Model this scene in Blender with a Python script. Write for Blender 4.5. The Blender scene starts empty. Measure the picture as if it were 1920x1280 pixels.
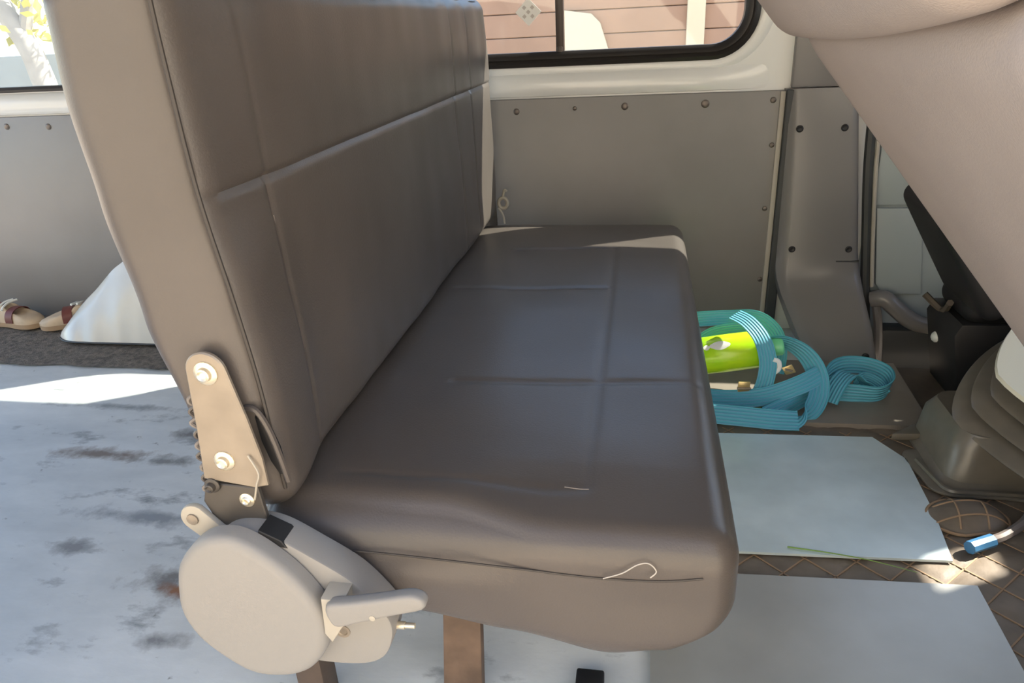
import bpy, bmesh, math, random
from mathutils import Vector, Matrix, noise
random.seed(7)
S = bpy.context.scene
C = S.collection

# ------------------------------------------------------------------ camera, light, exposure
cam_d = bpy.data.cameras.new('camera'); cam = bpy.data.objects.new('camera', cam_d); C.objects.link(cam)
cam_d.sensor_width = 36.0; cam_d.lens = 36.0 * 1350 / 1920; cam_d.clip_start = 0.02
RX = (0.98506762, 0.16519873, -0.04848888)
RY = (-0.02292824, 0.40500335, 0.91402767)
RZ = (0.17063437, -0.89926730, 0.40274340)
cam.matrix_world = Matrix(((RX[0], RY[0], RZ[0], 0.0), (RX[1], RY[1], RZ[1], 0.0), (RX[2], RY[2], RZ[2], 0.88), (0, 0, 0, 1)))
S.camera = cam
S.view_settings.view_transform = 'Standard'; S.view_settings.look = 'None'
S.view_settings.exposure = 1.12; S.view_settings.gamma = 1.0; S.view_settings.use_curve_mapping = False

AZ, EL = math.radians(28), math.radians(41)
W = bpy.data.worlds.new('sky'); S.world = W; W.use_nodes = True
wn = W.node_tree; wn.nodes.clear()
sky = wn.nodes.new('ShaderNodeTexSky'); sky.sky_type = 'NISHITA'; sky.sun_disc = False
sky.sun_elevation = EL; sky.sun_rotation = math.radians(90) - AZ; sky.dust_density = 1.0; sky.air_density = 1.0
bgn = wn.nodes.new('ShaderNodeBackground'); bgn.inputs[1].default_value = 0.28
out = wn.nodes.new('ShaderNodeOutputWorld')
wn.links.new(sky.outputs[0], bgn.inputs[0]); wn.links.new(bgn.outputs[0], out.inputs[0])
sun_d = bpy.data.lights.new('sun', 'SUN'); sun_d.energy = 8.5; sun_d.angle = math.radians(0.6); sun_d.color = (1.0, 0.90, 0.76)
sun = bpy.data.objects.new('sun', sun_d); C.objects.link(sun)
sv = Vector((math.cos(EL) * math.cos(AZ), math.cos(EL) * math.sin(AZ), math.sin(EL)))
sun.rotation_euler = sv.to_track_quat('Z', 'Y').to_euler(); sun.location = sv * 8

# ------------------------------------------------------------------ materials
def mat(name, col, rough=0.5, metal=0.0, spec=0.5, var=0.0, vscale=8.0, bump=0.0, bscale=200.0, col2=None, trans=0.0, coat=0.0, sub=0.0):
    m = bpy.data.materials.new(name); m.use_nodes = True
    nt = m.node_tree; p = nt.nodes['Principled BSDF']
    p.inputs['Base Color'].default_value = (*col, 1); p.inputs['Roughness'].default_value = rough
    p.inputs['Metallic'].default_value = metal; p.inputs['Specular IOR Level'].default_value = spec
    p.inputs['Transmission Weight'].default_value = trans; p.inputs['Coat Weight'].default_value = coat
    tc = nt.nodes.new('ShaderNodeTexCoord')
    if var > 0 or col2:
        n = nt.nodes.new('ShaderNodeTexNoise'); n.inputs['Scale'].default_value = vscale; n.inputs['Detail'].default_value = 6
        nt.links.new(tc.outputs['Object'], n.inputs['Vector'])
        r = nt.nodes.new('ShaderNodeValToRGB')
        r.color_ramp.elements[0].position = 0.34; r.color_ramp.elements[1].position = 0.66
        c2 = col2 or tuple(c * (1 - var) for c in col)
        r.color_ramp.elements[0].color = (*c2, 1); r.color_ramp.elements[1].color = (*col, 1)
        nt.links.new(n.outputs['Fac'], r.inputs['Fac']); nt.links.new(r.outputs['Color'], p.inputs['Base Color'])
    if bump > 0:
        n2 = nt.nodes.new('ShaderNodeTexNoise'); n2.inputs['Scale'].default_value = bscale; n2.inputs['Detail'].default_value = 3
        nt.links.new(tc.outputs['Object'], n2.inputs['Vector'])
        b = nt.nodes.new('ShaderNodeBump'); b.inputs['Strength'].default_value = bump; b.inputs['Distance'].default_value = 0.004
        nt.links.new(n2.outputs['Fac'], b.inputs['Height']); nt.links.new(b.outputs['Normal'], p.inputs['Normal'])
    return m

def glass_mat(name, tint=(0.93, 0.96, 0.95)):
    m = bpy.data.materials.new(name); m.use_nodes = True; nt = m.node_tree; nt.nodes.clear()
    o = nt.nodes.new('ShaderNodeOutputMaterial'); t = nt.nodes.new('ShaderNodeBsdfTransparent'); t.inputs[0].default_value = (*tint, 1)
    g = nt.nodes.new('ShaderNodeBsdfGlossy'); g.inputs['Roughness'].default_value = 0.03
    lw_ = nt.nodes.new('ShaderNodeLayerWeight'); lw_.inputs[0].default_value = 0.5
    pw = nt.nodes.new('ShaderNodeMath'); pw.operation = 'POWER'; nt.links.new(lw_.outputs['Facing'], pw.inputs[0]); pw.inputs[1].default_value = 4.0
    f = nt.nodes.new('ShaderNodeMath'); f.operation = 'MULTIPLY_ADD'; nt.links.new(pw.outputs[0], f.inputs[0]); f.inputs[1].default_value = 0.6; f.inputs[2].default_value = 0.04
    x = nt.nodes.new('ShaderNodeMixShader'); nt.links.new(f.outputs[0], x.inputs[0]); nt.links.new(t.outputs[0], x.inputs[1]); nt.links.new(g.outputs[0], x.inputs[2])
    nt.links.new(x.outputs[0], o.inputs[0]); return m

def floor_mat():
    """pale blue-grey paint, scuffed and rusty in places"""
    m = bpy.data.materials.new('worn_floor_paint'); m.use_nodes = True; nt = m.node_tree; N = nt.nodes; L = nt.links
    p = N['Principled BSDF']; tc = N.new('ShaderNodeTexCoord')
    def nz(scale, detail, stretch=(1, 1, 1)):
        mp = N.new('ShaderNodeMapping'); mp.inputs['Scale'].default_value = stretch; L.new(tc.outputs['Object'], mp.inputs[0])
        n = N.new('ShaderNodeTexNoise'); n.inputs['Scale'].default_value = scale; n.inputs['Detail'].default_value = detail; n.inputs['Roughness'].default_value = 0.65
        L.new(mp.outputs[0], n.inputs['Vector']); return n
    def ramp(src, a, b, ca, cb):
        r = N.new('ShaderNodeValToRGB'); r.color_ramp.elements[0].position = a; r.color_ramp.elements[1].position = b
        r.color_ramp.elements[0].color = (*ca, 1); r.color_ramp.elements[1].color = (*cb, 1); L.new(src, r.inputs[0]); return r
    def mix(fac, a, b):
        x = N.new('ShaderNodeMix'); x.data_type = 'RGBA'; L.new(fac, x.inputs[0]); L.new(a, x.inputs[6])
        if isinstance(b, tuple): x.inputs[7].default_value = (*b, 1)
        else: L.new(b, x.inputs[7])
        return x
    n1 = nz(2.6, 9, (1, 2.2, 1)); base = ramp(n1.outputs['Fac'], 0.3, 0.72, (0.52, 0.565, 0.585), (0.76, 0.80, 0.81))
    n2 = nz(6.5, 10, (1, 2.0, 1)); sc = ramp(n2.outputs['Fac'], 0.57, 0.70, (0, 0, 0), (1, 1, 1))
    c1 = mix(sc.outputs[0], base.outputs[0], (0.26, 0.29, 0.31))
    n3 = nz(34, 6, (1, 1, 1)); s3 = ramp(n3.outputs['Fac'], 0.66, 0.74, (0, 0, 0), (1, 1, 1)); c2 = mix(s3.outputs[0], c1.outputs[2], (0.20, 0.21, 0.21))
    cur = c2
    nd = nz(16, 5)
    # bare, rusty spots: (x, y, radius x, radius y, colour)
    for (x, y, rx, ry, colr) in STAINS:
        mp = N.new('ShaderNodeMapping'); mp.vector_type = 'POINT'
        mp.inputs['Location'].default_value = (-x / rx, -y / ry, 0); mp.inputs['Scale'].default_value = (1 / rx, 1 / ry, 0)
        L.new(tc.outputs['Object'], mp.inputs[0])
        ln = N.new('ShaderNodeVectorMath'); ln.operation = 'LENGTH'; L.new(mp.outputs[0], ln.inputs[0])
        ad = N.new('ShaderNodeMath'); ad.operation = 'MULTIPLY_ADD'; L.new(nd.outputs['Fac'], ad.inputs[0]); ad.inputs[1].default_value = 2.6; L.new(ln.outputs['Value'], ad.inputs[2])
        rr = ramp(ad.outputs[0], 0.0, 1.0, (1, 1, 1), (0, 0, 0))
        rr.color_ramp.elements[0].position = 0.62; rr.color_ramp.elements[1].position = 0.95
        hv = N.new('ShaderNodeMath'); hv.operation = 'MULTIPLY'; L.new(ad.outputs[0], hv.inputs[0]); hv.inputs[1].default_value = 0.42
        L.new(hv.outputs[0], rr.inputs[0])
        cur = mix(rr.outputs[0], cur.outputs[2], colr)
    L.new(cur.outputs[2], p.inputs['Base Color']); p.inputs['Roughness'].default_value = 0.52; p.inputs['Specular IOR Level'].default_value = 0.45
    b = N.new('ShaderNodeBump'); b.inputs['Strength'].default_value = 0.25; b.inputs['Distance'].default_value = 0.004
    L.new(n2.outputs['Fac'], b.inputs['Height']); L.new(b.outputs[0], p.inputs['Normal'])
    return m

STAINS = [(-1.24, 1.26, 0.15, 0.035, (0.24, 0.20, 0.175)), (-1.05, 1.245, 0.10, 0.028, (0.25, 0.26, 0.26)),
          (-0.80, 0.88, 0.095, 0.06, (0.20, 0.20, 0.20)), (-0.785, 0.865, 0.05, 0.024, (0.26, 0.12, 0.055)),
          (-1.06, 0.945, 0.06, 0.03, (0.26, 0.27, 0.28)), (-1.05, 1.36, 0.10, 0.03, (0.20, 0.20, 0.20)),
          (-1.35, 1.48, 0.25, 0.02, (0.30, 0.33, 0.35)), (-0.95, 1.05, 0.22, 0.03, (0.28, 0.31, 0.34)), (-0.74, 0.755, 0.06, 0.025, (0.25, 0.26, 0.27))]

def strap_mat():
    m = bpy.data.materials.new('blue_webbing'); m.use_nodes = True; nt = m.node_tree; N = nt.nodes; L = nt.links; p = N['Principled BSDF']
    uv = N.new('ShaderNodeUVMap'); sp = N.new('ShaderNodeSeparateXYZ'); L.new(uv.outputs[0], sp.inputs[0])
    w = N.new('ShaderNodeMath'); w.operation = 'MULTIPLY'; w.inputs[1].default_value = 6.0 * 2 * math.pi; L.new(sp.outputs[0], w.inputs[0])
    s = N.new('ShaderNodeMath'); s.operation = 'SINE'; L.new(w.outputs[0], s.inputs[0])
    r = N.new('ShaderNodeValToRGB'); L.new(s.outputs[0], r.inputs[0])
    r.color_ramp.elements[0].position = 0.45; r.color_ramp.elements[1].position = 0.95
    r.color_ramp.elements[0].color = (0.09, 0.42, 0.55, 1); r.color_ramp.elements[1].color = (0.16, 0.40, 0.58, 1)
    L.new(r.outputs[0], p.inputs['Base Color']); p.inputs['Roughness'].default_value = 0.6
    b = N.new('ShaderNodeBump'); b.inputs['Strength'].default_value = 0.5; b.inputs['Distance'].default_value = 0.002; L.new(s.outputs[0], b.inputs['Height']); L.new(b.outputs[0], p.inputs['Normal'])
    return m

M = {
 'vinyl': mat('dark_vinyl', (0.100, 0.087, 0.079), 0.36, spec=0.5, var=0.14, vscale=5, bump=0.08, bscale=420),
 'seam': mat('vinyl_seam', (0.050, 0.043, 0.038), 0.6),
 'thread': mat('seam_thread', (0.20, 0.18, 0.165), 0.7),
 'beige': mat('beige_plastic', (0.265, 0.258, 0.245), 0.5, spec=0.4, bump=0.05, bscale=500),
 'cream': mat('cream_plastic', (0.40, 0.37, 0.31), 0.45),
 'black_hole': mat('black_void', (0.008, 0.008, 0.009), 0.6),
 'bracket': mat('bracket_steel', (0.34, 0.29, 0.23), 0.42, metal=0.35, var=0.25, vscale=14),
 'bracket_dark': mat('bracket_dark_steel', (0.10, 0.09, 0.08), 0.45, metal=0.35, var=0.2, vscale=14),
 'zinc': mat('zinc_bolt', (0.85, 0.76, 0.58), 0.28, metal=0.75),
 'rust_leg': mat('rusty_brown_steel', (0.15, 0.10, 0.07), 0.65, var=0.4, vscale=25),
 'leg_dark': mat('dark_brown_steel', (0.09, 0.065, 0.05), 0.6, var=0.3, vscale=20),
 'floor': floor_mat(),
 'white_paint': mat('white_body_paint', (0.84, 0.86, 0.86), 0.22, spec=0.5, coat=0.4, var=0.05, vscale=3),
 'panel': mat('grey_lining_board', (0.245, 0.237, 0.235), 0.38, spec=0.5, var=0.14, vscale=3.5, bump=0.06, bscale=60),
 'edge_strip': mat('grey_edging', (0.42, 0.40, 0.36), 0.5),
 'trim_grey': mat('grey_plastic_trim', (0.205, 0.20, 0.205), 0.30, spec=0.5, bump=0.04, bscale=400),
 'door_card': mat('blue_grey_door_card', (0.36, 0.42, 0.44), 0.42, bump=0.04, bscale=300),
 'dark_trim': mat('dark_plastic_trim', (0.045, 0.050, 0.055), 0.5),
 'screw': mat('screw_head', (0.15, 0.13, 0.12), 0.4, metal=0.6),
 'screw_black': mat('black_screw', (0.015, 0.015, 0.017), 0.5),
 'rubber': mat('black_window_rubber', (0.022, 0.019, 0.018), 0.42),
 'glass': glass_mat('window_glass'),
 'bar': mat('brown_window_bar', (0.05, 0.035, 0.03), 0.4),
 'ceil': mat('headlining', (0.20, 0.195, 0.185), 0.9),
 'plate': mat('blue_grey_steel_sheet', (0.74, 0.87, 0.90), 0.36, metal=0.2, var=0.2, vscale=7.5, bump=0.12, bscale=30, col2=(0.60, 0.72, 0.75)),
 'plate_warm': mat('grey_steel_sheet', (0.48, 0.50, 0.48), 0.36, metal=0.35, bump=0.08, bscale=30, vscale=4, col2=(0.38, 0.39, 0.37)),
 'plate_brown': mat('brownish_steel_sheet', (0.30, 0.265, 0.225), 0.42, metal=0.1, vscale=6, col2=(0.235, 0.205, 0.175), bump=0.05, bscale=40),
 'quilt': mat('quilted_leatherette', (0.20, 0.165, 0.125), 0.55, var=0.3, vscale=18, bump=0.1, bscale=150),
 'stitch': mat('tan_stitching', (0.34, 0.23, 0.14), 0.7),
 'carpet': mat('grey_carpet', (0.24, 0.21, 0.175), 0.95, col2=(0.11, 0.10, 0.09), vscale=70, bump=1.0, bscale=260),
 'brown_floor': mat('brown_floor_covering', (0.13, 0.105, 0.08), 0.6, var=0.3, vscale=12, bump=0.1, bscale=80),
 'taupe': mat('taupe_seat_fabric', (0.41, 0.36, 0.335), 0.75, spec=0.25, var=0.08, vscale=6, bump=0.15, bscale=600),
 'black_fabric': mat('black_seat_vinyl', (0.022, 0.022, 0.024), 0.55, var=0.3, vscale=8),
 'boot': mat('dark_rubber_boot', (0.19, 0.172, 0.138), 0.30, spec=0.55, var=0.2, vscale=20),
 'boot_lid': mat('sunlit_pale_lid', (0.80, 0.79, 0.64), 0.6),  # sunlight on the boot's top is put into this pale colour
 'cable': mat('grey_cable', (0.15, 0.13, 0.12), 0.5),
 'blue_plastic': mat('blue_plastic', (0.05, 0.17, 0.34), 0.4),
 'strap': strap_mat(),
 'lime': mat('lime_plastic', (0.34, 0.80, 0.02), 0.22, spec=0.6, col2=(0.55, 0.86, 0.02), vscale=9),
 'mint': mat('mint_plastic', (0.22, 0.75, 0.38), 0.3),
 'white_label': mat('white_print', (0.85, 0.88, 0.85), 0.5),
 'gold': mat('brass_buckle', (0.75, 0.58, 0.28), 0.3, metal=0.8),
 'white_bag': mat('white_plastic_film', (0.62, 0.625, 0.59), 0.22, spec=0.6, var=0.06, vscale=9, bump=0.1, bscale=25),
 'shoe': mat('cream_shoe_upper', (0.62, 0.50, 0.36), 0.6, var=0.15, vscale=30),
 'shoe_sole': mat('tan_shoe_sole', (0.42, 0.30, 0.19), 0.7),
 'shoe_band': mat('maroon_shoe_band', (0.16, 0.045, 0.035), 0.5),
 'grass': mat('green_grass', (0.20, 0.36, 0.08), 0.6),
 'cotton': mat('white_lint', (0.50, 0.47, 0.43), 0.9),
 'sand': mat('sandy_ground', (0.62, 0.53, 0.42), 0.95, var=0.2, vscale=1.5),
 'plank': mat('pink_brown_wall', (0.40, 0.245, 0.175), 0.85, var=0.12, vscale=3),
 'street': mat('bounce_wall_render', (0.80, 0.72, 0.58), 0.9, var=0.06, vscale=2),
 'pilaster': mat('cream_render', (0.70, 0.62, 0.46), 0.9, var=0.06, vscale=2),
 'trunk': mat('pale_bark', (0.36, 0.35, 0.34), 0.9, var=0.2, vscale=6),
 'leaf': mat('yellow_green_leaf', (0.50, 0.48, 0.16), 0.8),
 'asphalt': mat('blue_grey_road', (0.36, 0.40, 0.42), 0.9, var=0.15, vscale=1.2),
 'sticker': mat('silver_sticker', (0.80, 0.80, 0.78), 0.4),
 'sticker2': mat('grey_sticker_print', (0.48, 0.45, 0.43), 0.4),
}

# ------------------------------------------------------------------ mesh helpers
def root_loc(p):
    while p.parent: p = p.parent
    return p.location
def obj(name, data, m, parent=None, smooth=True, uv=None):
    """data: (verts, faces) in world coordinates, or a bmesh in world coordinates -> one mesh object"""
    off = Vector((0, 0, 0))
    if parent is not None: off = Vector(root_loc(parent))
    me = bpy.data.meshes.new(name)
    if isinstance(data, bmesh.types.BMesh):
        bmesh.ops.translate(data, verts=data.verts, vec=-off)
        bmesh.ops.recalc_face_normals(data, faces=data.faces)
        data.to_mesh(me); data.free()
    else:
        v, f = data
        me.from_pydata([tuple(Vector(x) - off) for x in v], [], f); me.update()
        if uv:
            l = me.uv_layers.new(name='UVMap')
            for lp in me.loops: l.data[lp.index].uv = uv[lp.vertex_index]
        bm = bmesh.new(); bm.from_mesh(me); bmesh.ops.recalc_face_normals(bm, faces=bm.faces); bm.to_mesh(me); bm.free()
    if smooth:
        me.polygons.foreach_set('use_smooth', [True] * len(me.polygons))
        try: me.set_sharp_from_angle(angle=math.radians(40))
        except Exception: pass
    me.materials.append(M[m] if isinstance(m, str) else m)
    o = bpy.data.objects.new(name, me); C.objects.link(o)
    if parent is not None: o.parent = parent
    return o
def tag(o, label=None, cat=None, group=None, kind=None):
    if label: o['label'] = label
    if cat: o['category'] = cat
    if group: o['group'] = group
    if kind: o['kind'] = kind
    return o
def thing(name, loc, label, cat, group=None):
    o = bpy.data.objects.new(name, None); C.objects.link(o); o.location = loc; o.empty_display_size = 0.05
    return tag(o, label, cat, group)
def struct(name, data, m, label=None, smooth=True, parent=None):
    o = obj(name, data, m, parent, smooth)
    if parent is None: o['kind'] = 'structure'
    if label: o['label'] = label
    return o
def box(x0, x1, y0, y1, z0, z1, bev=0.0, seg=2):
    bm = bmesh.new(); bmesh.ops.create_cube(bm, size=1)
    for v in bm.verts: v.co = Vector((x0 + (v.co.x + .5) * (x1 - x0), y0 + (v.co.y + .5) * (y1 - y0), z0 + (v.co.z + .5) * (z1 - z0)))
    if bev > 0: bmesh.ops.bevel(bm, geom=list(bm.edges), offset=bev, segments=seg, profile=0.5, affect='EDGES')
    return bm
def prism(pts, axis, a, b, bev=0.0, seg=2):
    """polygon of 2-d points extruded along an axis (0,1,2) from a to b"""
    def p3(p, t):
        if axis == 0: return (t, p[0], p[1])
        if axis == 1: return (p[0], t, p[1])
        return (p[0], p[1], t)
    bm = bmesh.new(); va = [bm.verts.new(p3(p, a)) for p in pts]; vb = [bm.verts.new(p3(p, b)) for p in pts]
    n = len(pts); bm.faces.new(va); bm.faces.new(list(reversed(vb)))
    for i in range(n): bm.faces.new((va[i], vb[i], vb[(i + 1) % n], va[(i + 1) % n]))
    bmesh.ops.recalc_face_normals(bm, faces=bm.faces)
    if bev > 0:
        es = [e for e in bm.edges if any(len(f.verts) > 4 for f in e.link_faces)] if n > 4 else list(bm.edges)
        bmesh.ops.bevel(bm, geom=es, offset=bev, segments=seg, profile=0.5, affect='EDGES')
    return bm
def smooth_loop(pts, n=6, closed=True):
    out = []; k = len(pts)
    rng = range(k) if closed else range(k - 1)
    dim = len(pts[0])
    for i in rng:
        if closed: p0, p1, p2, p3 = pts[i - 1], pts[i], pts[(i + 1) % k], pts[(i + 2) % k]
        else: p0, p1, p2, p3 = pts[max(i - 1, 0)], pts[i], pts[i + 1], pts[min(i + 2, k - 1)]
        for j in range(n):
            t = j / n
            out.append(tuple(0.5 * (2 * p1[d] + (p2[d] - p0[d]) * t + (2 * p0[d] - 5 * p1[d] + 4 * p2[d] - p3[d]) * t * t + (3 * p1[d] - p0[d] - 3 * p2[d] + p3[d]) * t ** 3) for d in range(dim)))
    if not closed: out.append(tuple(pts[-1]))
    return out
def tube(pts, r, sides=8, closed=False, taper=None):
    P = [Vector(p) for p in pts]; n = len(P); V = []; F = []
    prev = None
    for i, p in enumerate(P):
        if closed: t = P[(i + 1) % n] - P[i - 1]
        else: t = P[min(i + 1, n - 1)] - P[max(i - 1, 0)]
        t.normalize()
        if prev is None:
            a = Vector((0, 0, 1)) if abs(t.z) < 0.9 else Vector((1, 0, 0)); u = t.cross(a).normalized()
        else:
            u = (prev - t * prev.dot(t)).normalized()
        prev = u; w = t.cross(u); rr = r if taper is None else r * taper(i / max(n - 1, 1))
        for k in range(sides):
            a = 2 * math.pi * k / sides; V.append(p + u * math.cos(a) * rr + w * math.sin(a) * rr)
    m = n if closed else n - 1
    for i in range(m):
        for k in range(sides):
            a = i * sides + k; b = i * sides + (k + 1) % sides; c = ((i + 1) % n) * sides + (k + 1) % sides; d = ((i + 1) % n) * sides + k
            F.append((a, b, c, d))
    if not closed:
        F.append(tuple(reversed(range(sides)))); F.append(tuple(range((n - 1) * sides, n * sides)))
    return V, F
def join(*parts):
    V = []; F = []
    for v, f in parts:
        o = len(V); V += list(v); F += [tuple(i + o for i in x) for x in f]
    return V, F
def lathe(c, axis, prof, seg=20):
    """prof: list of (t along axis, radius)"""
    ax = Vector(axis).normalized(); u = ax.orthogonal().normalized(); w = ax.cross(u); V = []; F = []; c = Vector(c); n = len(prof)
    for t, r in prof:
        for k in range(seg):
            a = 2 * math.pi * k / seg; V.append(c + ax * t + (u * math.cos(a) + w * math.sin(a)) * r)
    for i in range(n - 1):
        for k in range(seg): F.append((i * seg + k, i * seg + (k + 1) % seg, (i + 1) * seg + (k + 1) % seg, (i + 1) * seg + k))
    F.append(tuple(reversed(range(seg)))); F.append(tuple(range((n - 1) * seg, n * seg)))
    return V, F
def rbox(n, half, r, fn=None):
    """densely gridded rounded box; n=(nx,ny,nz) cells, half sizes, radius r, fn deforms (p, unit box coords) -> p"""
    V = []; F = []; idx = {}
    nx, ny, nz = n
    def vid(i, j, k):
        key = (i, j, k)
        if key not in idx:
            s = (2 * i / nx - 1, 2 * j / ny - 1, 2 * k / nz - 1)
            q = Vector((s[0] * half[0], s[1] * half[1], s[2] * half[2]))
            c = Vector([max(-(half[a] - r), min(half[a] - r, q[a])) for a in range(3)])
            d = q - c
            p = c + d.normalized() * r if d.length > 1e-9 else q
            p = fn(p, s) if fn else p
            idx[key] = len(V); V.append(p)
        return idx[key]
    for i in range(nx):
        for j in range(ny):
            for k in (0, nz): F.append((vid(i, j, k), vid(i + 1, j, k), vid(i + 1, j + 1, k), vid(i, j + 1, k)))
    for i in range(nx):
        for k in range(nz):
            for j in (0, ny): F.append((vid(i, j, k), vid(i + 1, j, k), vid(i + 1, j, k + 1), vid(i, j, k + 1)))
    for j in range(ny):
        for k in range(nz):
            for i in (0, nx): F.append((vid(i, j, k), vid(i, j + 1, k), vid(i, j + 1, k + 1), vid(i, j, k + 1)))
    return V, F
def lerp_tab(t, tab):
    if t <= tab[0][0]: return tab[0][1]
    for (a, va), (b, vb) in zip(tab, tab[1:]):
        if t <= b:
            s = (t - a) / (b - a); s = s * s * (3 - 2 * s); return va + (vb - va) * s
    return tab[-1][1]
def gauss(d, w): return math.exp(-(d / w) ** 2)
def rrect(x0, x1, z0, z1, r, n=8):
    pts = []
    for cx, cz, a0 in ((x1 - r, z0 + r, -90), (x1 - r, z1 - r, 0), (x0 + r, z1 - r, 90), (x0 + r, z0 + r, 180)):
        for k in range(n + 1):
            a = math.radians(a0 + 90 * k / n); pts.append((cx + r * math.cos(a), cz + r * math.sin(a)))
    return pts
def slab_holes(outer, holes, y0, y1):
    bm = bmesh.new(); es = []
    for lp in [outer] + holes:
        vs = [bm.verts.new((p[0], y0, p[1])) for p in lp]
        for i in range(len(vs)): es.append(bm.edges.new((vs[i], vs[(i + 1) % len(vs)])))
    r = bmesh.ops.triangle_fill(bm, use_beauty=True, use_dissolve=False, edges=es)
    fs = [g for g in r['geom'] if isinstance(g, bmesh.types.BMFace)]
    e = bmesh.ops.extrude_face_region(bm, geom=fs)
    bmesh.ops.translate(bm, verts=[g for g in e['geom'] if isinstance(g, bmesh.types.BMVert)], vec=(0, y1 - y0, 0))
    bmesh.ops.recalc_face_normals(bm, faces=bm.faces); return bm
def ring_sweep(loop, prof, y):
    """loop: 2-d points (x,z), prof: list of (inward offset, depth towards -y)"""
    n = len(loop); V = []; F = []; m = len(prof)
    for i in range(n):
        a = Vector(loop[i - 1]); b = Vector(loop[(i + 1) % n]); t = (b - a).normalized(); nn = Vector((-t.y, t.x))
        for o, d in prof: V.append((loop[i][0] + nn.x * o, y - d, loop[i][1] + nn.y * o))
    for i in range(n):
        for k in range(m): F.append((i * m + k, i * m + (k + 1) % m, ((i + 1) % n) * m + (k + 1) % m, ((i + 1) % n) * m + k))
    return V, F
def ribbon(pts, wid, width, thick=0.0025, n=10):
    """flat webbing: centre points, width direction at each, returns verts, faces, uv"""
    cp = smooth_loop(pts, n, False); wd = smooth_loop(wid, n, False)
    V = []; F = []; U = []; k = len(cp); s = 0; K = 5
    for i in range(k):
        p = Vector(cp[i]); t = Vector(cp[min(i + 1, k - 1)]) - Vector(cp[max(i - 1, 0)]); t.normalize()
        w = Vector(wd[i]); w = (w - t * w.dot(t)).normalized(); nn = t.cross(w).normalized()
        if i: s += (p - Vector(cp[i - 1])).length
        for side in (1, -1):
            for j in range(K):
                u = j / (K - 1); V.append(p + w * (u - .5) * width + nn * side * thick / 2); U.append((u, s / width))
    R = 2 * K
    for i in range(k - 1):
        for j in range(K - 1):
            a = i * R + j; F.append((a, a + 1, a + 1 + R, a + R))
            a = i * R + K + j; F.append((a, a + R, a + 1 + R, a + 1))
        F.append((i * R, i * R + R, i * R + R + K, i * R + K)); a = i * R + K - 1; F.append((a, a + K, a + K + R, a + R))
    F.append(tuple(range(K)) + tuple(reversed(range(K, R)))); b = (k - 1) * R; F.append(tuple(reversed(range(b, b + K))) + tuple(range(b + K, b + R)))
    return V, F, U

# ------------------------------------------------------------------ the van's shell
YW = 2.11
struct('floor', box(-2.75, 0.64, 0.35, 2.16, -0.05, 0.0), 'floor', 'van floor in worn pale blue-grey paint with rust spots', smooth=False)
struct('floor_front', box(0.64, 1.80, 0.35, 1.87, -0.06, -0.008), 'brown_floor', 'dark brown floor of the front cab', smooth=False)
struct('floor_step_well', box(0.64, 1.80, 1.87, 2.16, -0.17, -0.13), 'dark_trim', 'dark step well below the front door', smooth=False)
W1 = rrect(-0.76, 0.29, 0.772, 1.24, 0.115, 10); W2 = rrect(-2.58, -1.02, 0.760, 1.24, 0.10, 10); W3 = rrect(0.70, 1.78, 0.78, 1.32, 0.05, 6)
struct('wall_far', slab_holes([(-2.75, 0.0), (0.625, 0.0), (0.625, 1.40), (-2.75, 1.40)], [W1, W2], YW, YW + 0.05), 'white_paint', 'white painted van side wall around the windows')
struct('wall_far_door', slab_holes([(0.62, 0.60), (1.80, 0.60), (1.80, 1.40), (0.62, 1.40)], [W3], YW + 0.03, YW + 0.07), 'white_paint', 'upper part of the front door beyond the pillar')
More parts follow.
